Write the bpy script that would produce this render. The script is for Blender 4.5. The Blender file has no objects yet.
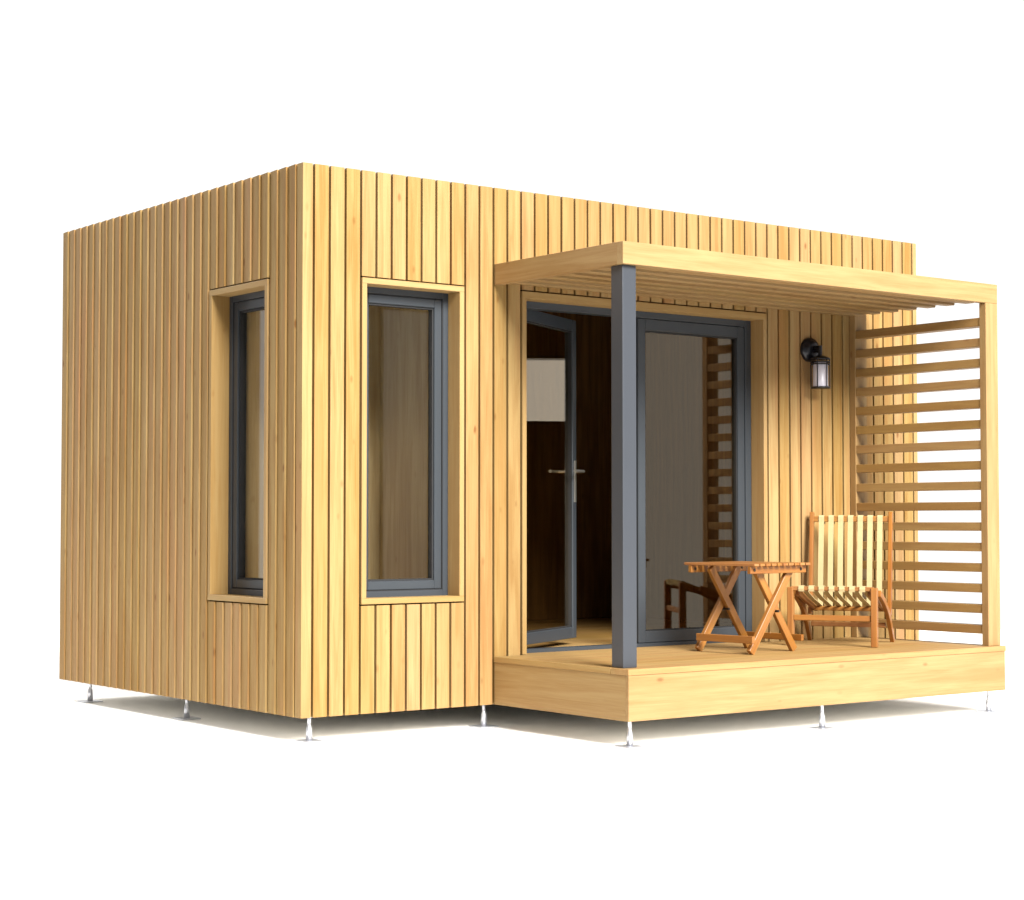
import bpy, bmesh, math, random
from mathutils import Vector, Matrix
random.seed(7)
S = bpy.context.scene
C = S.collection
H, D, L = 2.6, 2.735, 4.308          # cabin height, depth, length
ZD = 0.2385                          # deck and floor level
ZG = -0.12                           # ground level
PI = math.pi

# ------------------------------------------------------------------ materials
def newmat(name):
    m = bpy.data.materials.new(name); m.use_nodes = True
    nt = m.node_tree; nt.nodes.clear()
    out = nt.nodes.new('ShaderNodeOutputMaterial')
    return m, nt, out

def N(nt, t, **kw):
    n = nt.nodes.new(t)
    for k, v in kw.items(): setattr(n, k, v)
    return n

def plain(name, col, rough=0.5, metal=0.0, spec=0.5, mottle=0.06, mscale=8.0, bump=0.0):
    m, nt, out = newmat(name)
    b = N(nt, 'ShaderNodeBsdfPrincipled')
    tc = N(nt, 'ShaderNodeTexCoord')
    no = N(nt, 'ShaderNodeTexNoise'); no.inputs['Scale'].default_value = mscale; no.inputs['Detail'].default_value = 5
    nt.links.new(tc.outputs['Object'], no.inputs['Vector'])
    mr = N(nt, 'ShaderNodeMapRange')
    mr.inputs['To Min'].default_value = 1 - mottle; mr.inputs['To Max'].default_value = 1 + mottle
    nt.links.new(no.outputs['Fac'], mr.inputs['Value'])
    hs = N(nt, 'ShaderNodeHueSaturation'); hs.inputs['Color'].default_value = (*col, 1)
    nt.links.new(mr.outputs['Result'], hs.inputs['Value'])
    nt.links.new(hs.outputs['Color'], b.inputs['Base Color'])
    b.inputs['Roughness'].default_value = rough; b.inputs['Metallic'].default_value = metal
    b.inputs['Specular IOR Level'].default_value = spec
    if bump:
        n2 = N(nt, 'ShaderNodeTexNoise'); n2.inputs['Scale'].default_value = 180
        nt.links.new(tc.outputs['Object'], n2.inputs['Vector'])
        bp = N(nt, 'ShaderNodeBump'); bp.inputs['Strength'].default_value = bump; bp.inputs['Distance'].default_value = 0.001
        nt.links.new(n2.outputs['Fac'], bp.inputs['Height']); nt.links.new(bp.outputs['Normal'], b.inputs['Normal'])
    nt.links.new(b.outputs[0], out.inputs[0])
    return m

def wood(name, light, dark, knot, rough=0.55, tone=0.12, streak=1.0, knots=1.0, spec=0.3, blush=None):
    """Grain runs along the X of the 'grain' attribute; 'tone' is a random number per board."""
    m, nt, out = newmat(name)
    lk = nt.links.new
    b = N(nt, 'ShaderNodeBsdfPrincipled')
    g = N(nt, 'ShaderNodeAttribute', attribute_name='grain')
    tn = N(nt, 'ShaderNodeAttribute', attribute_name='tone')
    def mapped(sc):
        mp = N(nt, 'ShaderNodeMapping'); mp.inputs['Scale'].default_value = sc
        lk(g.outputs['Vector'], mp.inputs['Vector']); return mp.outputs[0]
    # broad figure, wavy
    n1 = N(nt, 'ShaderNodeTexNoise'); n1.inputs['Scale'].default_value = 1; n1.inputs['Detail'].default_value = 3; n1.inputs['Distortion'].default_value = 0.6
    lk(mapped((1.6, 26, 26)), n1.inputs['Vector'])
    # fine grain lines
    n2 = N(nt, 'ShaderNodeTexNoise'); n2.inputs['Scale'].default_value = 1; n2.inputs['Detail'].default_value = 4; n2.inputs['Roughness'].default_value = 0.65
    lk(mapped((5, 190, 190)), n2.inputs['Vector'])
    a = N(nt, 'ShaderNodeMath', operation='MULTIPLY'); a.inputs[1].default_value = 0.62 * streak; lk(n1.outputs['Fac'], a.inputs[0])
    a2 = N(nt, 'ShaderNodeMath', operation='MULTIPLY_ADD'); a2.inputs[1].default_value = 0.38 * streak
    lk(n2.outputs['Fac'], a2.inputs[0]); lk(a.outputs[0], a2.inputs[2])
    cr = N(nt, 'ShaderNodeValToRGB')
    cr.color_ramp.elements[0].position = 0.40 * streak; cr.color_ramp.elements[0].color = (*light, 1)
    cr.color_ramp.elements[1].position = 0.64 * streak; cr.color_ramp.elements[1].color = (*dark, 1)
    lk(a2.outputs[0], cr.inputs['Fac'])
    # knots
    vo = N(nt, 'ShaderNodeTexVoronoi'); vo.inputs['Scale'].default_value = 1
    lk(mapped((6.5, 14, 14)), vo.inputs['Vector'])
    kr = N(nt, 'ShaderNodeMapRange', interpolation_type='SMOOTHSTEP')
    kr.inputs['From Min'].default_value = 0.05; kr.inputs['From Max'].default_value = 0.20
    kr.inputs['To Min'].default_value = 0.85 * knots; kr.inputs['To Max'].default_value = 0
    lk(vo.outputs['Distance'], kr.inputs['Value'])
    sx = N(nt, 'ShaderNodeSeparateColor'); lk(vo.outputs['Color'], sx.inputs[0])
    gt = N(nt, 'ShaderNodeMapRange'); gt.inputs['From Min'].default_value = 0.62; gt.inputs['From Max'].default_value = 0.95
    lk(sx.outputs[0], gt.inputs['Value'])
    km = N(nt, 'ShaderNodeMath', operation='MULTIPLY'); lk(kr.outputs['Result'], km.inputs[0]); lk(gt.outputs['Result'], km.inputs[1])
    mk = N(nt, 'ShaderNodeMix', data_type='RGBA'); mk.inputs['B'].default_value = (*knot, 1)
    base = cr.outputs['Color']
    # long warm streaks of heartwood along some boards
    n4 = N(nt, 'ShaderNodeTexNoise'); n4.inputs['Scale'].default_value = 1; n4.inputs['Detail'].default_value = 3
    lk(mapped((1.1, 11, 11)), n4.inputs['Vector'])
    br = N(nt, 'ShaderNodeMapRange', interpolation_type='SMOOTHSTEP')
    br.inputs['From Min'].default_value = 0.52; br.inputs['From Max'].default_value = 0.72; br.inputs['To Max'].default_value = 0.75
    lk(n4.outputs['Fac'], br.inputs['Value'])
    mb = N(nt, 'ShaderNodeMix', data_type='RGBA'); mb.inputs['B'].default_value = (*(blush or dark), 1)
    lk(br.outputs['Result'], mb.inputs['Factor']); lk(base, mb.inputs['A']); base = mb.outputs['Result']
    lk(km.outputs[0], mk.inputs['Factor']); lk(base, mk.inputs['A'])
    # each board has its own tone
    v = N(nt, 'ShaderNodeMapRange'); v.inputs['To Min'].default_value = 1 - tone; v.inputs['To Max'].default_value = 1 + tone
    lk(tn.outputs['Fac'], v.inputs['Value'])
    n3 = N(nt, 'ShaderNodeTexWhiteNoise', noise_dimensions='1D'); lk(tn.outputs['Fac'], n3.inputs['W'])
    hv = N(nt, 'ShaderNodeMapRange'); hv.inputs['To Min'].default_value = 0.5 - 0.07 * tone; hv.inputs['To Max'].default_value = 0.5 + 0.05 * tone
    lk(n3.outputs['Value'], hv.inputs['Value'])
    sv = N(nt, 'ShaderNodeMapRange'); sv.inputs['To Min'].default_value = 1 + 0.7 * tone; sv.inputs['To Max'].default_value = 1 - 0.7 * tone
    lk(tn.outputs['Fac'], sv.inputs['Value'])
    hs = N(nt, 'ShaderNodeHueSaturation')
    lk(hv.outputs['Result'], hs.inputs['Hue']); lk(sv.outputs['Result'], hs.inputs['Saturation']); lk(v.outputs['Result'], hs.inputs['Value'])
    lk(mk.outputs['Result'], hs.inputs['Color']); lk(hs.outputs['Color'], b.inputs['Base Color'])
    rr = N(nt, 'ShaderNodeMapRange'); rr.inputs['To Min'].default_value = rough - 0.08; rr.inputs['To Max'].default_value = rough + 0.12
    lk(n2.outputs['Fac'], rr.inputs['Value']); lk(rr.outputs['Result'], b.inputs['Roughness'])
    b.inputs['Specular IOR Level'].default_value = spec
    bp = N(nt, 'ShaderNodeBump'); bp.inputs['Strength'].default_value = 0.25; bp.inputs['Distance'].default_value = 0.0015
    lk(a2.outputs[0], bp.inputs['Height']); lk(bp.outputs['Normal'], b.inputs['Normal'])
    lk(b.outputs[0], out.inputs[0])
    return m

def glass(name, tint, f0=0.04, rcol=(1, 1, 1)):
    m, nt, out = newmat(name)
    tr = N(nt, 'ShaderNodeBsdfTransparent'); tr.inputs['Color'].default_value = (*tint, 1)
    gl = N(nt, 'ShaderNodeBsdfGlossy'); gl.inputs['Roughness'].default_value = 0.008
    gl.inputs['Color'].default_value = (*rcol, 1)
    ge = N(nt, 'ShaderNodeNewGeometry'); dt = N(nt, 'ShaderNodeVectorMath', operation='DOT_PRODUCT')
    nt.links.new(ge.outputs['Incoming'], dt.inputs[0]); nt.links.new(ge.outputs['Normal'], dt.inputs[1])
    ab = N(nt, 'ShaderNodeMath', operation='ABSOLUTE'); nt.links.new(dt.outputs['Value'], ab.inputs[0])
    om = N(nt, 'ShaderNodeMath', operation='SUBTRACT'); om.inputs[0].default_value = 1; nt.links.new(ab.outputs[0], om.inputs[1])
    pw = N(nt, 'ShaderNodeMath', operation='POWER'); pw.inputs[1].default_value = 4; nt.links.new(om.outputs[0], pw.inputs[0])
    fr = N(nt, 'ShaderNodeMath', operation='MULTIPLY_ADD'); fr.inputs[1].default_value = 1 - f0; fr.inputs[2].default_value = f0
    nt.links.new(pw.outputs[0], fr.inputs[0])      # Schlick reflectance, the same from both sides of the sheet
    mx = N(nt, 'ShaderNodeMixShader')
    nt.links.new(fr.outputs[0], mx.inputs[0]); nt.links.new(tr.outputs[0], mx.inputs[1]); nt.links.new(gl.outputs[0], mx.inputs[2])
    nt.links.new(mx.outputs[0], out.inputs[0])
    return m

LARCH = dict(light=(0.300, 0.196, 0.077), dark=(0.235, 0.128, 0.041), knot=(0.15, 0.062, 0.016), blush=(0.30, 0.160, 0.060), tone=0.075, rough=0.68, spec=0.15)
M = {}
M['clad'] = wood('larch_cladding', **LARCH)
M['trim'] = wood('larch_trim', light=(0.305, 0.198, 0.077), dark=(0.265, 0.155, 0.051), knot=(0.2, 0.09, 0.024), tone=0.05, knots=0.7)
M['deck'] = wood('larch_deck', light=(0.31, 0.195, 0.072), dark=(0.265, 0.15, 0.048), knot=(0.18, 0.08, 0.02), tone=0.07, knots=0.5)
M['beam'] = wood('larch_beam', light=(0.290, 0.186, 0.075), dark=(0.240, 0.134, 0.046), knot=(0.13, 0.055, 0.014), tone=0.04)
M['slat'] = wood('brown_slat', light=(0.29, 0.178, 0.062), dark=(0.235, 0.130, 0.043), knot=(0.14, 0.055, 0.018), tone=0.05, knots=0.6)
M['teak'] = wood('orange_oiled_wood', light=(0.285, 0.122, 0.027), dark=(0.20, 0.072, 0.015), knot=(0.2, 0.06, 0.01), rough=0.4, tone=0.07, knots=0.4, spec=0.45)
M['ply'] = wood('plywood_lining', light=(0.50, 0.40, 0.24), dark=(0.38, 0.27, 0.14), knot=(0.3, 0.17, 0.08), tone=0.03, knots=0.5)
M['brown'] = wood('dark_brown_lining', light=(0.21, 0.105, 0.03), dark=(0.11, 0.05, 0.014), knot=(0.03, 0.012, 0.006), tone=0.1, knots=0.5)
M['backing'] = plain('dark_membrane', (0.06, 0.036, 0.012), rough=0.9, spec=0.1)
M['grey'] = plain('grey_coated_metal', (0.031, 0.035, 0.043), rough=0.42, mottle=0.05, mscale=3, bump=0.05)
M['frame'] = plain('dark_grey_window_frame', (0.031, 0.037, 0.044), rough=0.38, mottle=0.05, mscale=3)
M['gasket'] = plain('black_gasket', (0.008, 0.008, 0.009), rough=0.7)
M['black'] = plain('black_lamp_metal', (0.012, 0.012, 0.016), rough=0.3, metal=0.4, spec=0.6)
M['steel'] = plain('galvanised_steel', (0.55, 0.56, 0.60), rough=0.35, metal=0.85, mottle=0.15, mscale=30)
M['chrome'] = plain('brushed_door_metal', (0.62, 0.60, 0.54), rough=0.3, metal=0.9)
M['bolt'] = plain('dark_bolt', (0.03, 0.02, 0.015), rough=0.5, metal=0.5)
M['strap'] = plain('cream_webbing', (0.39, 0.315, 0.165), rough=0.85, spec=0.15, mottle=0.07, mscale=40, bump=0.4)
M['under'] = plain('pale_bounce_underside', (0.9, 0.87, 0.8), rough=0.9, spec=0.1)  # undersides made pale to bounce light onto the ground below
M['ground'] = plain('white_floor', (0.88, 0.87, 0.85), rough=0.9, spec=0.0, mottle=0.012, mscale=1.5)
M['roof'] = plain('grey_roof_membrane', (0.25, 0.25, 0.25), rough=0.9)
M['glass'] = glass('window_glass', (0.95, 0.94, 0.9), 0.022)
M['clearglass'] = glass('clear_glass', (0.98, 0.98, 0.98), 0.03)
M['doorglass'] = glass('door_glass', (0.9, 0.87, 0.8), 0.068, (1.0, 0.87, 0.70))
m, nt, out = newmat('frosted_lamp_glass')
b = N(nt, 'ShaderNodeBsdfPrincipled'); b.inputs['Base Color'].default_value = (0.62, 0.60, 0.68, 1); b.inputs['Roughness'].default_value = 0.25
tc = N(nt, 'ShaderNodeTexCoord'); no = N(nt, 'ShaderNodeTexNoise'); no.inputs['Scale'].default_value = 60
bp = N(nt, 'ShaderNodeBump'); bp.inputs['Strength'].default_value = 0.3; bp.inputs['Distance'].default_value = 0.002
nt.links.new(tc.outputs['Object'], no.inputs['Vector']); nt.links.new(no.outputs['Fac'], bp.inputs['Height'])
nt.links.new(bp.outputs['Normal'], b.inputs['Normal']); nt.links.new(b.outputs[0], out.inputs[0])
M['frost'] = m

# ------------------------------------------------------------------ mesh building
class MB:
    """Collects boxes, bars and tubes, with grain coordinates, into ONE mesh."""
    def __init__(s): s.v = []; s.f = []; s.g = []; s.t = []; s.sm = []
    def _add(s, vs, fs, gs, tone, smooth=False):
        o = len(s.v); s.v += [tuple(p) for p in vs]; s.g += gs; s.t += [tone] * len(vs)
        s.f += [tuple(o + i for i in f) for f in fs]; s.sm += [smooth] * len(fs)
    def box(s, x0, x1, y0, y1, z0, z1, grain='z', tone=None):
        off = (random.uniform(0, 50), random.uniform(0, 50), random.uniform(0, 50))
        vs = [Vector((x, y, z)) for x in (x0, x1) for y in (y0, y1) for z in (z0, z1)]
        order = {'x': (0, 1, 2), 'y': (1, 0, 2), 'z': (2, 0, 1)}[grain]
        gs = [tuple(p[order[i]] + off[i] for i in range(3)) for p in vs]
        fs = [(0, 1, 3, 2), (4, 6, 7, 5), (0, 4, 5, 1), (2, 3, 7, 6), (0, 2, 6, 4), (1, 5, 7, 3)]
        s._add(vs, fs, gs, random.random() if tone is None else tone)
    def sideboard(s, x0, x1, y0, y1, z0, z1, tone=None):
        """upright tapered board on the side wall, its front edge standing proud of its neighbour"""
        off = (random.uniform(0, 50), random.uniform(0, 50), random.uniform(0, 50))
        pr = [(x0 - 0.0045, y0), (x1, y0), (x1, y1), (x0 + 0.0036, y1)]
        vs = [Vector((x, y, z)) for z in (z0, z1) for x, y in pr]
        gs = [(p.z + off[0], p.x + off[1], p.y + off[2]) for p in vs]
        fs = [(3, 2, 1, 0), (4, 5, 6, 7)] + [(k, (k + 1) % 4, 4 + (k + 1) % 4, 4 + k) for k in range(4)]
        s._add(vs, fs, gs, random.random() if tone is None else tone)
    def bar(s, a, b, w, h, up=(0, 0, 1), tone=None):
        """box section w (sideways) x h (towards up) from a to b"""
        a = Vector(a); b = Vector(b); d = (b - a); ln = d.length; d.normalize()
        upv = Vector(up)
        if abs(d.dot(upv)) > 0.98: upv = Vector((0, 1, 0))
        side = d.cross(upv).normalized(); u = side.cross(d).normalized()
        off = (random.uniform(0, 50), random.uniform(0, 50), random.uniform(0, 50))
        vs = []; gs = []
        for l, e in ((0, a), (ln, b)):
            for sy in (-1, 1):
                for sz in (-1, 1):
                    vs.append(e + side * sy * w / 2 + u * sz * h / 2)
                    gs.append((l + off[0], sy * w / 2 + off[1], sz * h / 2 + off[2]))
        fs = [(0, 1, 3, 2), (4, 6, 7, 5), (0, 4, 5, 1), (2, 3, 7, 6), (0, 2, 6, 4), (1, 5, 7, 3)]
        s._add(vs, fs, gs, random.random() if tone is None else tone)
    def path(s, pts, w, h, side, tone=None):
        """constant-width rectangular strip swept along pts (bent in the plane normal to side)"""
        side = Vector(side).normalized(); pts = [Vector(p) for p in pts]
        off = random.uniform(0, 50); vs = []; gs = []; l = 0
        for i, p in enumerate(pts):
            t = (pts[min(i + 1, len(pts) - 1)] - pts[max(i - 1, 0)]).normalized()
            u = side.cross(t).normalized()
            if i: l += (p - pts[i - 1]).length
            for sy, sz in ((-1, -1), (1, -1), (1, 1), (-1, 1)):
                vs.append(p + side * sy * w / 2 + u * sz * h / 2); gs.append((l + off, sy * w / 2 + off, sz * h / 2))
        n = len(pts); fs = [(3, 2, 1, 0), tuple(4 * (n - 1) + k for k in range(4))]
        for i in range(n - 1):
            for k in range(4):
                fs.append((4 * i + k, 4 * i + (k + 1) % 4, 4 * i + 4 + (k + 1) % 4, 4 * i + 4 + k))
        s._add(vs, fs, gs, random.random() if tone is None else tone)
    def tube(s, a, b, r0, r1=None, seg=20, cap=True, smooth=True):
        a = Vector(a); b = Vector(b); r1 = r0 if r1 is None else r1
        d = (b - a).normalized(); x = d.orthogonal().normalized(); y = d.cross(x)
        vs = []; gs = []
        for e, r in ((a, r0), (b, r1)):
            for k in range(seg):
                q = 2 * PI * k / seg; vs.append(e + (x * math.cos(q) + y * math.sin(q)) * r); gs.append(tuple(vs[-1]))
        fs = [(k, (k + 1) % seg, seg + (k + 1) % seg, seg + k) for k in range(seg)]
        s._add(vs, fs, gs, 0.5, smooth)
        if cap:
            s._add(vs[:seg], [tuple(reversed(range(seg)))], gs[:seg], 0.5)
            s._add(vs[seg:], [tuple(range(seg))], gs[seg:], 0.5)
    def ring(s, c, R, r, axis='z', seg=32, ps=8):
        vs = []; gs = []
        for i in range(seg):
            q = 2 * PI * i / seg
            for j in range(ps):
                w = 2 * PI * j / ps; rr = R + r * math.cos(w)
                p = (rr * math.cos(q), rr * math.sin(q), r * math.sin(w))
                if axis == 'y': p = (p[0], p[2], p[1])
                vs.append(Vector(c) + Vector(p)); gs.append(tuple(vs[-1]))
        fs = [(i * ps + j, ((i + 1) % seg) * ps + j, ((i + 1) % seg) * ps + (j + 1) % ps, i * ps + (j + 1) % ps) for i in range(seg) for j in range(ps)]
        s._add(vs, fs, gs, 0.5, True)
    def lathe(s, c, prof, seg=28, axis='z'):
        vs = []; gs = []
        for r, h in prof:
            for k in range(seg):
                q = 2 * PI * k / seg
                p = (r * math.cos(q), r * math.sin(q), h) if axis == 'z' else (r * math.cos(q), h, r * math.sin(q))
                vs.append(Vector(c) + Vector(p)); gs.append(tuple(vs[-1]))
        fs = [(i * seg + k, i * seg + (k + 1) % seg, (i + 1) * seg + (k + 1) % seg, (i + 1) * seg + k) for i in range(len(prof) - 1) for k in range(seg)]
        s._add(vs, fs, gs, 0.5, True)
    def build(s, name, mat, parent=None, bevel=0.0, xf=None, seg=1):
        me = bpy.data.meshes.new(name)
        vs = [xf @ Vector(p) for p in s.v] if xf else s.v
        me.from_pydata([tuple(p) for p in vs], [], s.f)
        me.materials.append(mat)
        for p, sm in zip(me.polygons, s.sm): p.use_smooth = sm
        at = me.attributes.new('grain', 'FLOAT_VECTOR', 'POINT'); at.data.foreach_set('vector', [c for g in s.g for c in g])
        tt = me.attributes.new('tone', 'FLOAT', 'POINT'); tt.data.foreach_set('value', s.t)
        bm = bmesh.new(); bm.from_mesh(me); bmesh.ops.recalc_face_normals(bm, faces=bm.faces); bm.to_mesh(me); bm.free()
        o = bpy.data.objects.new(name, me); C.objects.link(o)
        if bevel:
            md = o.modifiers.new('bevel', 'BEVEL'); md.width = bevel; md.segments = seg; md.limit_method = 'ANGLE'
        if parent: o.parent = parent
        return o

def thing(name, label, cat, loc=(0, 0, 0), rz=0.0):
    o = bpy.data.objects.new(name, None); C.objects.link(o)
    o.location = loc; o.rotation_euler = (0, 0, rz); o['label'] = label; o['category'] = cat
    o.empty_display_size = 0.2
    return o

# ------------------------------------------------------------------ ground
g = MB(); g.box(-2.7, 10, -4.6, 12, ZG - 0.05, ZG, 'x')
go = g.build('ground', M['ground']); go['kind'] = 'structure'; go['label'] = 'plain white studio floor under the cabin'

# ------------------------------------------------------------------ cabin
cabin = thing('garden_cabin', 'flat-roofed garden cabin clad in vertical pale larch boards on short metal feet', 'cabin')
T = 0.15                                            # wall thickness
GAP = 0.0066                                        # half gap between boards
fx = [0.06 + 0.0877 * k for k in range(49)]         # gap centres, front
sy_ = [0.0605 + 0.0863 * k for k in range(31)]      # gap centres, left side
WZ0, WZ1 = 0.519, 2.0835
FW = (fx[3] + GAP, fx[10] - GAP)                    # front window opening (outside of its trim)
SW = (sy_[3] + GAP, sy_[10] - GAP)
DW = (fx[14] + GAP, fx[34] - GAP)
DZ1 = 2.0885

# front cladding
cl = MB()
cl.box(0, fx[0] - GAP, 0, sy_[0] - GAP, 0, H, 'z', 0.75)   # corner post
edges = fx + [L + GAP]
for k in range(len(edges) - 1):
    a, b_ = edges[k] + GAP, edges[k + 1] - GAP
    j = random.uniform(-.0006, .0006)
    if 3 <= k < 10:
        t = random.random()
        cl.box(a, b_, j, 0.019, 0, WZ0 - 0.007, 'z', t); cl.box(a, b_, j, 0.019, WZ1 + 0.007, H, 'z', random.random())
    elif 14 <= k < 34:
        cl.box(a, b_, j, 0.019, 0, ZD - 0.03, 'z'); cl.box(a, b_, j, 0.019, DZ1 + 0.007, H, 'z')
    else:
        cl.box(a, b_, j, 0.019, 0, H, 'z')
cl.build('front_cladding', M['clad'], cabin)
# left side cladding
cl = MB(); edges = sy_ + [D + GAP]; GS = 0.0036
for k in range(len(edges) - 1):
    a, b_ = edges[k] + (GAP if k == 10 else GS), edges[k + 1] - (GAP if k in (2, len(edges) - 2) else GS)
    j = random.uniform(-.0006, .0006)
    if 3 <= k < 10:
        cl.sideboard(j, 0.019, a, b_, 0, WZ0 - 0.007); cl.sideboard(j, 0.019, a, b_, WZ1 + 0.007, H)
    else:
        cl.sideboard(j, 0.019, a, b_, 0, H)
cl.build('side_cladding', M['clad'], cabin)
# right side and back cladding (seen from a step aside)
cl = MB(); y = 0.024
RWY = (0.372, 0.75); RWZ = (1.562, 2.022)             # small high window in the right wall
while y < D - 0.03:
    e = min(y + 0.079, D)
    if e > RWY[0] and y < RWY[1]:
        cl.box(L - 0.0195, L - 0.0005, y, e, 0, RWZ[0] - 0.03, 'z'); cl.box(L - 0.0195, L - 0.0005, y, e, RWZ[1] + 0.03, H, 'z')
    else: cl.box(L - 0.0195, L - 0.0005, y, e, 0, H, 'z')
    y += 0.0873
cl.build('side_cladding', M['clad'], cabin)
cl = MB(); x = 0.022
while x < L - 0.05:
    cl.box(x, min(x + 0.079, L - 0.022), D - 0.0195, D, 0.0, H, 'z'); x += 0.0873
cl.build('rear_cladding', M['clad'], cabin)

# wall cores with their openings
def wall_core(u0, u1, openings, z0, z1):
    """list of rectangles (u0,u1,z0,z1) of the wall minus openings sorted along u"""
    r = []; u = u0
    for (a, b_, c, d) in openings:
        r.append((u, a, z0, z1))
        if c > z0: r.append((a, b_, z0, c))
        r.append((a, b_, d, z1)); u = b_
    r.append((u, u1, z0, z1)); return r
wf = MB()
for a, b_, c, d in wall_core(0.021, L - 0.021, [(FW[0] + .004, FW[1] - .004, WZ0 + .004, WZ1 - .004), (DW[0] + .004, DW[1] - .004, 0.1, DZ1 - .004)], 0.004, H - 0.004):
    wf.box(a, b_, 0.0195, 0.12, c, d)
ws = MB()
for a, b_, c, d in wall_core(0.1205, D - 0.021, [(SW[0] + .004, SW[1] - .004, WZ0 + .004, WZ1 - .004)], 0.004, H - 0.004):
    ws.box(0.0195, 0.12, a, b_, c, d)
ws2 = MB()
for a, b_, c, d in wall_core(0.1205, D - 0.021, [(RWY[0], RWY[1], RWZ[0], RWZ[1])], 0.004, H - 0.004):
    ws2.box(L - 0.12, L - 0.02, a, b_, c, d)
wb = MB(); wb.box(0.1205, L - 0.1205, D - 0.12, D - 0.02, 0.004, H - 0.004)
for w_, nm in ((wf, 'wall'), (ws, 'wall'), (ws2, 'wall'), (wb, 'wall')): w_.build(nm, M['backing'], cabin)

# inner linings: tan plywood in the small front room, dark boards in the main room
PX, PY = 1.085, 1.0                                 # partition corner
li = MB()
for a, b_, c, d in wall_core(0.1505, PX, [(FW[0] + .024, FW[1] - .024, WZ0 + .026, WZ1 - .026)], ZD, 2.4): li.box(a, b_, 0.1205, T, c, d, 'z', .5)
for a, b_, c, d in wall_core(0.1205, PY, [(SW[0] + .024, SW[1] - .024, WZ0 + .026, WZ1 - .026)], ZD, 2.4): li.box(0.1205, 0.1495, a, b_, c, d, 'z', .5)
li.box(PX, PX + 0.03, T + .001, PY + 0.03, ZD, 2.4, 'z', .5)
li.box(0.1505, PX - .001, PY, PY + 0.03, ZD, 2.4, 'z', .2)
li.build('inner_wall', M['ply'], cabin)
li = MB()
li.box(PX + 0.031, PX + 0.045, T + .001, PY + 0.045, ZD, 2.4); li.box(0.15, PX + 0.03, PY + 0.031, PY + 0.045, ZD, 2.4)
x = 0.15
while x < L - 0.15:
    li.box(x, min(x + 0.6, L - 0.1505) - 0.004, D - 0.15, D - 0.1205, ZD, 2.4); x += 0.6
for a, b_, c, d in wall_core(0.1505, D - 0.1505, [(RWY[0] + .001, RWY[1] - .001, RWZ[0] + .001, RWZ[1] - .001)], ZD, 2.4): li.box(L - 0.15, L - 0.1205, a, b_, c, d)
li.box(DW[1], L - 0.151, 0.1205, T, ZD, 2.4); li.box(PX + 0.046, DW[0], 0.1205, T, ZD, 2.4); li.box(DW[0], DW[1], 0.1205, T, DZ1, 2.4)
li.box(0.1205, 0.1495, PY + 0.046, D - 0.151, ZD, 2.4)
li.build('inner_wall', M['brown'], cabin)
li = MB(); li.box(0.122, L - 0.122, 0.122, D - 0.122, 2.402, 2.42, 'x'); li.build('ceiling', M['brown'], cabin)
li = MB(); x0 = 0.125
k = 0; yy = 0.1585
while yy < D - 0.13:
    li.box(0.122, L - 0.122, yy, min(yy + 0.138, D - 0.122), 0.1, ZD - 0.003, 'x'); yy += 0.14
li.build('floor', M['deck'], cabin)
li = MB(); li.box(0.0215, L - 0.0215, 0.1215, D - 0.1215, 2.45, 2.53, 'x'); li.build('roof', M['roof'], cabin)
li = MB(); li.box(0.021, L - 0.021, 0.021, D - 0.021, 0.003, 0.0985, 'x'); li.build('underside', M['under'], cabin)

# windows
def P_front(u, w, v): return (u, w, v)
def P_side(u, w, v): return (w, u, v)
class UB(MB):
    """boxes given in wall coordinates: u along the wall, w inward, v up"""
    def __init__(s, side): super().__init__(); s.side = side
    def ub(s, u0, u1, w0, w1, v0, v1, grain, tone=None):
        if s.side: s.box(w0, w1, u0, u1, v0, v1, 'y' if grain == 'u' else 'z', tone)
        else: s.box(u0, u1, w0, w1, v0, v1, 'x' if grain == 'u' else 'z', tone)
    def ringbox(s, u0, u1, v0, v1, t, w0, w1, tone=None, tb=None):
        tb = t if tb is None else tb
        s.ub(u0, u0 + t, w0, w1, v0, v1, 'v', tone); s.ub(u1 - t, u1, w0, w1, v0, v1, 'v', tone)
        s.ub(u0 + t, u1 - t, w0, w1, v0, v0 + tb, 'u', tone); s.ub(u0 + t, u1 - t, w0, w1, v1 - t, v1, 'u', tone)

def window(side, u0, u1, v0, v1, label):
    tk = 0.0275
    t = UB(side)
    # lining boards, mitred look: horizontals run over the uprights' ends
    t.ub(u0, u1, -0.003, 0.1, v1 - tk, v1, 'u'); t.ub(u0, u1, -0.003, 0.1, v0, v0 + tk, 'u')
    t.ub(u0, u0 + tk, -0.0025, 0.1, v0 + tk, v1 - tk, 'v'); t.ub(u1 - tk, u1, -0.0025, 0.1, v0 + tk, v1 - tk, 'v')
    i0, i1, j0, j1 = u0 + tk, u1 - tk, v0 + tk, v1 - tk
    f = UB(side); f.ringbox(i0 - .006, i1 + .006, j0 - .006, j1 + .006, 0.035, 0.1005, 0.165)
    fo = f.build('window', M['frame'], cabin, 0.002); fo['label'] = label
    t.build('window_trim', M['trim'], fo, 0.0012)
    s_ = UB(side); s_.ringbox(i0 + .034, i1 - .034, j0 + .034, j1 - .034, 0.043, 0.106, 0.158)
    s_.build('sash', M['frame'], fo, 0.003)
    k_ = UB(side); k_.ringbox(i0 + .0295, i1 - .0295, j0 + .0295, j1 - .0295, 0.004, 0.104, 0.15)
    k_.ringbox(i0 + .0775, i1 - .0775, j0 + .0775, j1 - .0775, 0.008, 0.116, 0.15)
    k_.build('gasket', M['gasket'], fo)
    p = UB(side); p.ub(i0 + .077, i1 - .077, 0.136, 0.14, j0 + .077, j1 - .077, 'u')
    p.build('pane', M['glass'], fo)
window(False, *FW, WZ0, WZ1, 'tall grey-framed window in the front wall')
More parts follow.
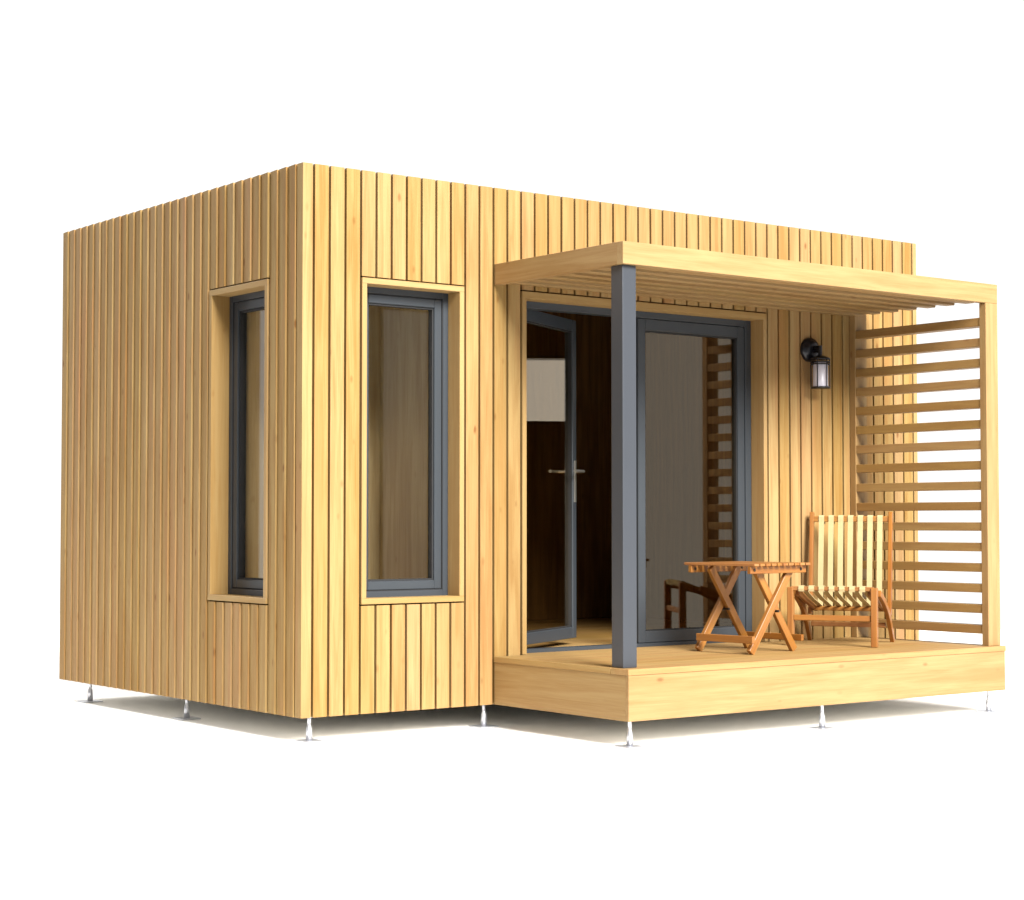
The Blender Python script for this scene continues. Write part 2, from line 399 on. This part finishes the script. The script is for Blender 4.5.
window(True, *SW, WZ0, WZ1, 'tall grey-framed window in the side wall')
# small high window in the right wall (mirrored in the glass of the open door)
f = UB(True); f.ringbox(RWY[0], RWY[1], RWZ[0], RWZ[1], 0.02, L - 0.152, L + 0.002)
fo = f.build('window', M['frame'], cabin); p = UB(True); p.ub(RWY[0] + .02, RWY[1] - .02, L - .08, L - .076, RWZ[0] + .02, RWZ[1] - .02, 'u'); p.build('pane', M['clearglass'], fo)

# double door
tk = 0.0275
t = MB()
t.box(DW[0], DW[1], -0.003, 0.1, DZ1 - 0.035, DZ1, 'x')
t.box(DW[0], DW[0] + tk, -0.0025, 0.1, ZD + .001, DZ1 - 0.035, 'z'); t.box(DW[1] - tk, DW[1], -0.0025, 0.1, ZD + .001, DZ1 - 0.035, 'z')
i0, i1 = DW[0] + tk, DW[1] - tk
f = MB()
FR = 0.043
f.box(i0 - .006, i0 + FR, 0.1005, 0.17, ZD + .002, DZ1 - 0.03, 'z'); f.box(i1 - FR, i1 + .006, 0.1005, 0.17, ZD + .002, DZ1 - 0.03, 'z')
f.box(i0 + FR, i1 - FR, 0.1005, 0.17, 2.018, DZ1 - 0.03, 'x')
f.box(i0 + FR, i1 - FR, 0.1005, 0.158, ZD - 0.02, ZD + 0.018, 'x')
dfo = f.build('door_frame', M['frame'], cabin, 0.002)
t.build('door_trim', M['trim'], dfo, 0.0012)
t = MB(); t.box(DW[0] + .005, DW[1] - .005, 0.0, 0.099, ZD - 0.04, ZD - 0.001, 'x'); t.build('sill', M['deck'], dfo)
def leaf(width, z0, z1):
    """a glazed leaf in local coordinates: x from the hinge, y thickness"""
    s_ = MB(); w, th = 0.052, 0.05
    s_.box(0, w, 0, th, z0, z1, 'z'); s_.box(width - w, width, 0, th, z0, z1, 'z')
    s_.box(w, width - w, 0, th, z0, z0 + 0.062, 'x'); s_.box(w, width - w, 0, th, z1 - 0.062, z1, 'x')
    k_ = MB(); a0, a1, b0, b1 = w - .002, width - w + .002, z0 + .06, z1 - .06
    for (q0, q1, r0, r1) in ((a0, a0 + .01, b0, b1), (a1 - .01, a1, b0, b1), (a0, a1, b0, b0 + .009), (a0, a1, b1 - .01, b1)):
        k_.box(q0, q1, 0.008, th - 0.008, r0, r1)
    p_ = MB(); p_.box(a0 + .002, a1 - .002, 0.023, 0.027, b0 + .002, b1 - .002)
    return s_, k_, p_
half = (i1 - i0 - 2 * FR) / 2
# fixed right leaf
s_, k_, p_ = leaf(half - 0.002, ZD + 0.0195, 2.016)
xf = Matrix.Translation((i0 + FR + half + 0.001, 0.106, 0))
o = s_.build('door', M['frame'], cabin, 0.003, xf); o['label'] = 'closed glazed door leaf on the right'
k_.build('gasket', M['gasket'], o, 0, xf); p_.build('pane', M['doorglass'], o, 0, xf)
# open left leaf
s_, k_, p_ = leaf(half - 0.002, ZD + 0.0325, 2.03)
xf = Matrix.Translation((i0 + FR + 0.002, 0.135, 0)) @ Matrix.Rotation(math.radians(28.5), 4, 'Z')
o = s_.build('door', M['frame'], cabin, 0.003, xf); o['label'] = 'glazed door leaf standing open inward on the left'
k_.build('gasket', M['gasket'], o, 0, xf); p_.build('pane', M['doorglass'], o, 0, xf)
h = MB(); hx = half - 0.002 - 0.026; hz = 1.19
for sgn, yb in ((-1, 0.0), (1, 0.05)):
    h.box(hx - .008, hx + .008, min(yb, yb + sgn * .007), max(yb, yb + sgn * .007), hz - (.17 if sgn < 0 else .02), hz + (.06 if sgn < 0 else .02))
    h.tube((hx, yb, hz), (hx, yb + sgn * .05, hz), .009, seg=12)
    h.tube((hx + .008, yb + sgn * .05, hz), (hx - .115, yb + sgn * .05, hz), .0085, seg=12)
h.build('handle', M['chrome'], o, 0, xf)

# ground feet
def foot(x, y, parent, ztop):
    f = MB()
    f.lathe((x, y, 0), [(0.0, ZG + .006), (0.0155, ZG + .006), (0.0145, ZG + .05), (0.0125, ZG + .07), (0.009, ZG + 0.075), (0.0085, ztop - 0.012), (0.02, ztop - 0.01), (0.02, ztop)], 18)
    o = f.build('foot', M['steel'], parent)
    pl = MB(); pl.box(x - .055, x + .055, y - .055, y + .055, ZG + .001, ZG + .007); pl.build('base_plate', M['steel'], o, 0.001)
for x, y in ((.09, .075), (1.115, .085), (.10, 1.33), (.09, 2.5)): foot(x, y, cabin, 0.003)

# ------------------------------------------------------------------ porch
porch = thing('covered_porch', 'raised larch porch deck with flat canopy, grey corner post and slatted side screen', 'porch')
XL, XR, YD = 1.1116, 3.8092, -1.0372
dk = MB(); y = YD; k = 0
n = 8; w = (-0.004 - YD) / n
for k in range(n):
    dk.box(XL + (.0 if k == 0 else .063), XR, YD + k * w, YD + (k + 1) * w - 0.003, ZD - 0.028, ZD, 'x', random.uniform(.3, .7))
dk.box(XL, XL + .06, YD + w, -0.005, ZD - 0.028, ZD, 'y', .5)
deck = dk.build('deck', M['deck'], porch, 0.0012)
fa = MB()
fa.box(XL + .004, XR - .004, YD + .004, YD + .026, 0.0, ZD - 0.0285, 'x', .8); fa.build('fascia', M['beam'], deck, 0.001)
fa = MB(); fa.box(XL + .004, XL + .026, YD + .0265, -0.004, 0.0, ZD - 0.0285, 'y', .5); fa.build('fascia', M['beam'], deck, 0.001)
fa = MB(); fa.box(XR - .026, XR - .004, YD + .0265, -0.004, 0.0, ZD - 0.0285, 'y', .5); fa.build('fascia', M['beam'], deck, 0.001)
fa = MB()
for k in range(7):
    x = XL + 0.06 + k * 0.425
    fa.box(x, x + .045, YD + .027, -0.006, 0.0405, ZD - 0.029, 'y')
fa.build('joists', M['beam'], deck)
fa = MB(); fa.box(XL + .0265, XR - .0265, YD + .0265, -0.005, 0.03, 0.04, 'x'); fa.build('underside', M['under'], deck)  # added pale board, bounces light under the deck
for x, y in ((1.15, -1.0), (2.414, -1.0), (3.735, -0.975)): foot(x, y, porch, 0.0295)
# brackets carry the feet up to the joists
# canopy
ZT, ZB = 2.2108, 2.106
XPL, XPR = 1.116, 3.8104
cb = MB()
cb.box(XPL, XPR, -1.0, -0.955, ZB, ZT, 'x', .9)
can = cb.build('canopy', M['beam'], porch, 0.0015)
cb = MB(); cb.box(XPL, XPL + .045, -0.9545, -0.003, ZB, ZT, 'y', .4); cb.build('beam', M['beam'], can, 0.0015)
cb = MB(); cb.box(XPR - .045, XPR, -0.9545, -0.003, ZB + .03, ZT, 'y', .4); cb.build('beam', M['beam'], can, 0.0015)
cb = MB(); cb.box(XPL + .046, XPR - .046, -0.954, -0.004, ZT - .035, ZT - .012, 'x'); cb.build('roof_panel', M['brown'], can)
nS = 7; pitch = 0.952 / nS
for k in range(nS):
    y0 = -0.954 + k * pitch
    cb = MB(); cb.box(XPL + .0455, XPR - .0455, y0 + 0.075, y0 + pitch - 0.002, ZB + .012, ZB + .058, 'x')
    cb.build('ceiling_slat', M['beam'], can, 0.002)
# grey post
pb = MB(); pb.box(1.134, 1.217, -0.975, -0.892, ZD + .0005, ZB - 0.0005, 'z')
pb.build('post', M['grey'], porch, 0.003, None, 2)
# screen
sc = MB(); sc.box(3.7105, XPR, -1.0, -0.955, ZD + .0005, ZB - .0005, 'z', .8)
scr = sc.build('slatted_screen', M['beam'], porch, 0.0015)
sc = MB(); sc.box(3.7105, XPR, -0.048, -0.004, ZD + .0005, ZB + .0295, 'z', .3); sc.build('upright', M['beam'], scr, 0.0015)
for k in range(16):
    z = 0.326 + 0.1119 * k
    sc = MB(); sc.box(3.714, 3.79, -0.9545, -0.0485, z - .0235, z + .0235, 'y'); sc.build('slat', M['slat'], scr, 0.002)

# ------------------------------------------------------------------ wall lantern
lamp = thing('wall_lantern', 'small black cage lantern with frosted glass on the boards right of the door', 'lamp', (3.374, -0.001, 1.900))
b_ = MB(); b_.lathe((0, 0, 0), [(0.0, -.040), (.03, -.040), (.048, -.036), (.055, -.026), (.066, -.022), (.070, -.012), (.070, 0)], 32, 'y')
b_.build('backplate', M['black'], lamp)
b_ = MB(); b_.tube((0, -.02, .012), (0, -.09, .012), .009); b_.tube((0, -.02, -.012), (0, -.09, -.012), .009)
b_.tube((0, -.09, .02), (0, -.09, -.045), .011); b_.box(-.012, .012, -.095, -.02, -.006, .006)
b_.build('arm', M['black'], lamp)
LY = -0.09; R = 0.05
b_ = MB()
b_.lathe((0, LY, 0), [(0.0, -.036), (.018, -.038), (.05, -.050), (.056, -.056), (.056, -.061), (.0, -.061)], 28)
b_.ring((0, LY, -.075), R + .004, .0035); b_.ring((0, LY, -.088), R + .004, .0035); b_.ring((0, LY, -.222), R + .003, .005)
b_.lathe((0, LY, 0), [(0, -.219), (R, -.219), (R, -.226), (0, -.226)], 28)
for k in range(6):
    a = 2 * PI * (k + .42) / 6
    b_.tube((math.cos(a) * (R + .004), LY + math.sin(a) * (R + .004), -.058), (math.cos(a) * (R + .004), LY + math.sin(a) * (R + .004), -.222), .0032, seg=8)
b_.build('cage', M['black'], lamp)
b_ = MB(); b_.lathe((0, LY, 0), [(.03, -.072), (.043, -.085), (.044, -.218)], 28)
b_.build('lamp_glass', M['frost'], lamp)

# ------------------------------------------------------------------ folding table
tab = thing('folding_table', 'low square orange wooden folding table with crossed legs on the porch deck', 'table', (2.39, -0.498, ZD), math.radians(5.4))
LX, LYY, HT = 0.228, 0.24, 0.462
for k in range(10):
    s_ = MB(); x = -LX + k * (2 * LX / 10)
    s_.box(x + .0045, x + 2 * LX / 10 - .0045, -LYY, LYY, HT - .014, HT, 'y')
    s_.build('tabletop_slat', M['teak'], tab, 0.002)
for yy in (-0.2, 0.2):
    s_ = MB(); s_.box(-LX + .005, LX - .005, yy - .011, yy + .011, HT - .052, HT - .0145, 'x'); ap = s_.build('apron', M['teak'], tab, 0.002)
    for bx_ in (-LX + .035, LX - .05):
        q = MB(); q.tube((bx_, yy - .0145, HT - .033), (bx_, yy + .0145, HT - .033), .0075, seg=12)
        q.build('bolt', M['bolt'], ap)
for yy, inner in ((-0.2, 1), (0.2, -1)):
    y1, y2 = yy + inner * .0235, yy + inner * .0475
    for sx, yv in ((-1, y1), (1, y2)):
        s_ = MB(); s_.bar((sx * .188, yv, 0.008), (-sx * (.115 if sx > 0 else .135), yv, HT - .028), .024, .042, (1, 0, 0)); lg = s_.build('leg', M['teak'], tab, 0.002)
    q = MB(); q.tube((.012, yy - .0 * inner, .215), (.012, yy + inner * .065, .215), .0065, seg=12); q.build('bolt', M['bolt'], lg)
s_ = MB(); s_.box(-.216, -.194, -.215, .165, .058, .095, 'y'); s_.build('stretcher', M['teak'], tab, 0.002)
s_ = MB(); s_.box(.194, .214, -.20, .19, .055, .088, 'y'); s_.build('stretcher', M['teak'], tab, 0.002)

# ------------------------------------------------------------------ lounge chair
ch = thing('lounge_chair', 'low orange wooden armless chair with cream webbing straps beside the slatted screen', 'chair', (3.022, -0.502, ZD), math.radians(31 - 90))
HW = 0.228
for s in (-1, 1):
    x = s * HW
    q = MB(); q.box(x - .017, x + .017, -.02, .02, 0, .318, 'z'); q.build('front_leg', M['teak'], ch, 0.003)
    q = MB(); xi = x - s * .001
    q.bar((xi - s*.03, .0205, .292), (xi - s*.03, .485, .185), .022, .038); q.build('seat_rail', M['teak'], ch, 0.003)
    q = MB(); pts = []
    for i in range(9):
        t = i / 8; pts.append((x + s * .006, .10 + .39 * t + 0.035 * math.sin(PI * t), .285 * (1 - t) + 0.035 * math.sin(PI * t)))
    pts[-1] = (pts[-1][0], pts[-1][1], 0.004)
    q.path(pts, .022, .036, (1, 0, 0)); q.build('rear_leg', M['teak'], ch, 0.002)
    q = MB(); q.bar((x - s * .004, .455, .15), (x - s * .004, .515, .728), .022, .036, (0, 1, 0)); q.build('back_upright', M['teak'], ch, 0.003)
q = MB(); q.box(-HW + .0, HW - .0, -.012, .012, .2985, .322, 'x')
q.build('front_rail', M['teak'], ch, 0.004)
q = MB(); q.box(-HW + .0175, HW - .0175, -.011, .011, .137, .168, 'x'); q.build('stretcher', M['teak'], ch, 0.003)
q = MB(); q.box(-HW + .008, HW - .008, .50, .522, .672, .705, 'x'); q.build('top_rail', M['teak'], ch, 0.003)
q = MB(); q.box(-HW + .018, HW - .018, .43, .45, .172, .196, 'x'); q.build('rear_rail', M['teak'], ch, 0.003)
q = MB(); q.box(-HW + .018, HW - .018, .40, .422, .085, .112, 'x'); q.build('stretcher', M['teak'], ch, 0.003)
for k in range(7):
    x = (k - 3) * 0.0555
    q = MB()   # seat strap looped over the front rail
    q.path([(x, .016, .296), (x, -.0145, .297), (x, -.0165, .31), (x, -.0145, .3245), (x, 0, .3265), (x, .016, .324), (x, .12, .282), (x, .25, .244), (x, .36, .22), (x, .43, .2015), (x, .452, .196)], .030, .003, (1, 0, 0), .5)
    q.build('seat_strap', M['strap'], ch)
    q = MB()   # back strap looped over the top rail
    q.path([(x, .456, .2), (x, .462, .3), (x, .474, .45), (x, .486, .58), (x, .496, .67), (x, .4965, .70), (x, .500, .7085), (x, .512, .7095), (x, .524, .7065), (x, .5255, .66)], .030, .003, (1, 0, 0), .5)
    q.build('back_strap', M['strap'], ch)

# ------------------------------------------------------------------ camera
cam = bpy.data.cameras.new('camera'); co = bpy.data.objects.new('camera', cam); C.objects.link(co)
yaw, pit = math.radians(-37.1096), math.radians(2.1487)
co.location = (-4.4983, -7.571, 0.9193)
co.rotation_euler = (PI / 2 + pit, 0, yaw)
cam.sensor_fit = 'HORIZONTAL'; cam.sensor_width = 36; cam.lens = 1876.475 / 1024 * 36; cam.clip_end = 500
S.camera = co

# ------------------------------------------------------------------ light
w = bpy.data.worlds.new('World'); S.world = w; w.use_nodes = True
bg = w.node_tree.nodes['Background']; bg.inputs['Color'].default_value = (1, 1, 1, 1); 
# world light shaped by direction: white backdrop behind, camera side dimmed to darken the side wall
wn = w.node_tree; tcw = wn.nodes.new('ShaderNodeTexCoord'); dp = wn.nodes.new('ShaderNodeVectorMath'); dp.operation = 'DOT_PRODUCT'
dp.inputs[1].default_value = (0.6, 0.8, 0.0); wn.links.new(tcw.outputs['Generated'], dp.inputs[0])
wm = wn.nodes.new('ShaderNodeMapRange'); wm.interpolation_type = 'SMOOTHSTEP'
wm.inputs['From Min'].default_value = 0.05; wm.inputs['From Max'].default_value = 0.5
wm.inputs['To Min'].default_value = 0.34; wm.inputs['To Max'].default_value = 1.14
wn.links.new(dp.outputs['Value'], wm.inputs['Value']); dq = wn.nodes.new('ShaderNodeVectorMath'); dq.operation = 'DOT_PRODUCT'; dq.inputs[1].default_value = (0.62, -0.78, 0.0)
wn.links.new(tcw.outputs['Generated'], dq.inputs[0])
wq = wn.nodes.new('ShaderNodeMapRange'); wq.interpolation_type = 'SMOOTHSTEP'  # added brightness from front right for door reflections and porch fill
wq.inputs['From Min'].default_value = 0.45; wq.inputs['From Max'].default_value = 0.9
wq.inputs['To Min'].default_value = 0.0; wq.inputs['To Max'].default_value = 0.5
wn.links.new(dq.outputs['Value'], wq.inputs['Value'])
wa = wn.nodes.new('ShaderNodeMath'); wa.operation = 'ADD'; wn.links.new(wm.outputs['Result'], wa.inputs[0]); wn.links.new(wq.outputs['Result'], wa.inputs[1])
wn.links.new(wa.outputs[0], bg.inputs['Strength'])
ld = bpy.data.lights.new('softbox', 'AREA'); ld.shape = 'DISK'; ld.size = 13.0; ld.color = (1.0, 0.985, 0.95)
lo = bpy.data.objects.new('softbox', ld); C.objects.link(lo)
az, el, dist = math.radians(-8), math.radians(34), 26.0
tgt = Vector((1.8, -0.2, 1.2))
dv = Vector((math.sin(az) * math.cos(el), -math.cos(az) * math.cos(el), math.sin(el)))
lo.location = tgt + dv * dist
lo.rotation_euler = (-dv).to_track_quat('-Z', 'Y').to_euler()
ld.energy = 4.3 * PI * PI * dist * dist
lb = bpy.data.lights.new('added_rear_fill', 'AREA'); lb.shape = 'DISK'; lb.size = 6; lb.color = (1, 1, 1)  # added lamp, whitens the ground in the cabin's shadow behind it
lbo = bpy.data.objects.new('added_rear_fill', lb); C.objects.link(lbo)
bt = Vector((1.0, 5.5, 0)); bv = Vector((-0.30, 0.45, 0.84)).normalized()
lbo.location = bt + bv * 12; lbo.rotation_euler = (-bv).to_track_quat('-Z', 'Y').to_euler(); lb.energy = 1.1 * PI * PI * 144
S.view_settings.view_transform = 'Standard'; S.view_settings.look = 'None'; S.view_settings.exposure = 0; S.view_settings.gamma = 1
S.render.resolution_x = 1024; S.render.resolution_y = 900
S.cycles.max_bounces = 8; S.cycles.transparent_max_bounces = 12
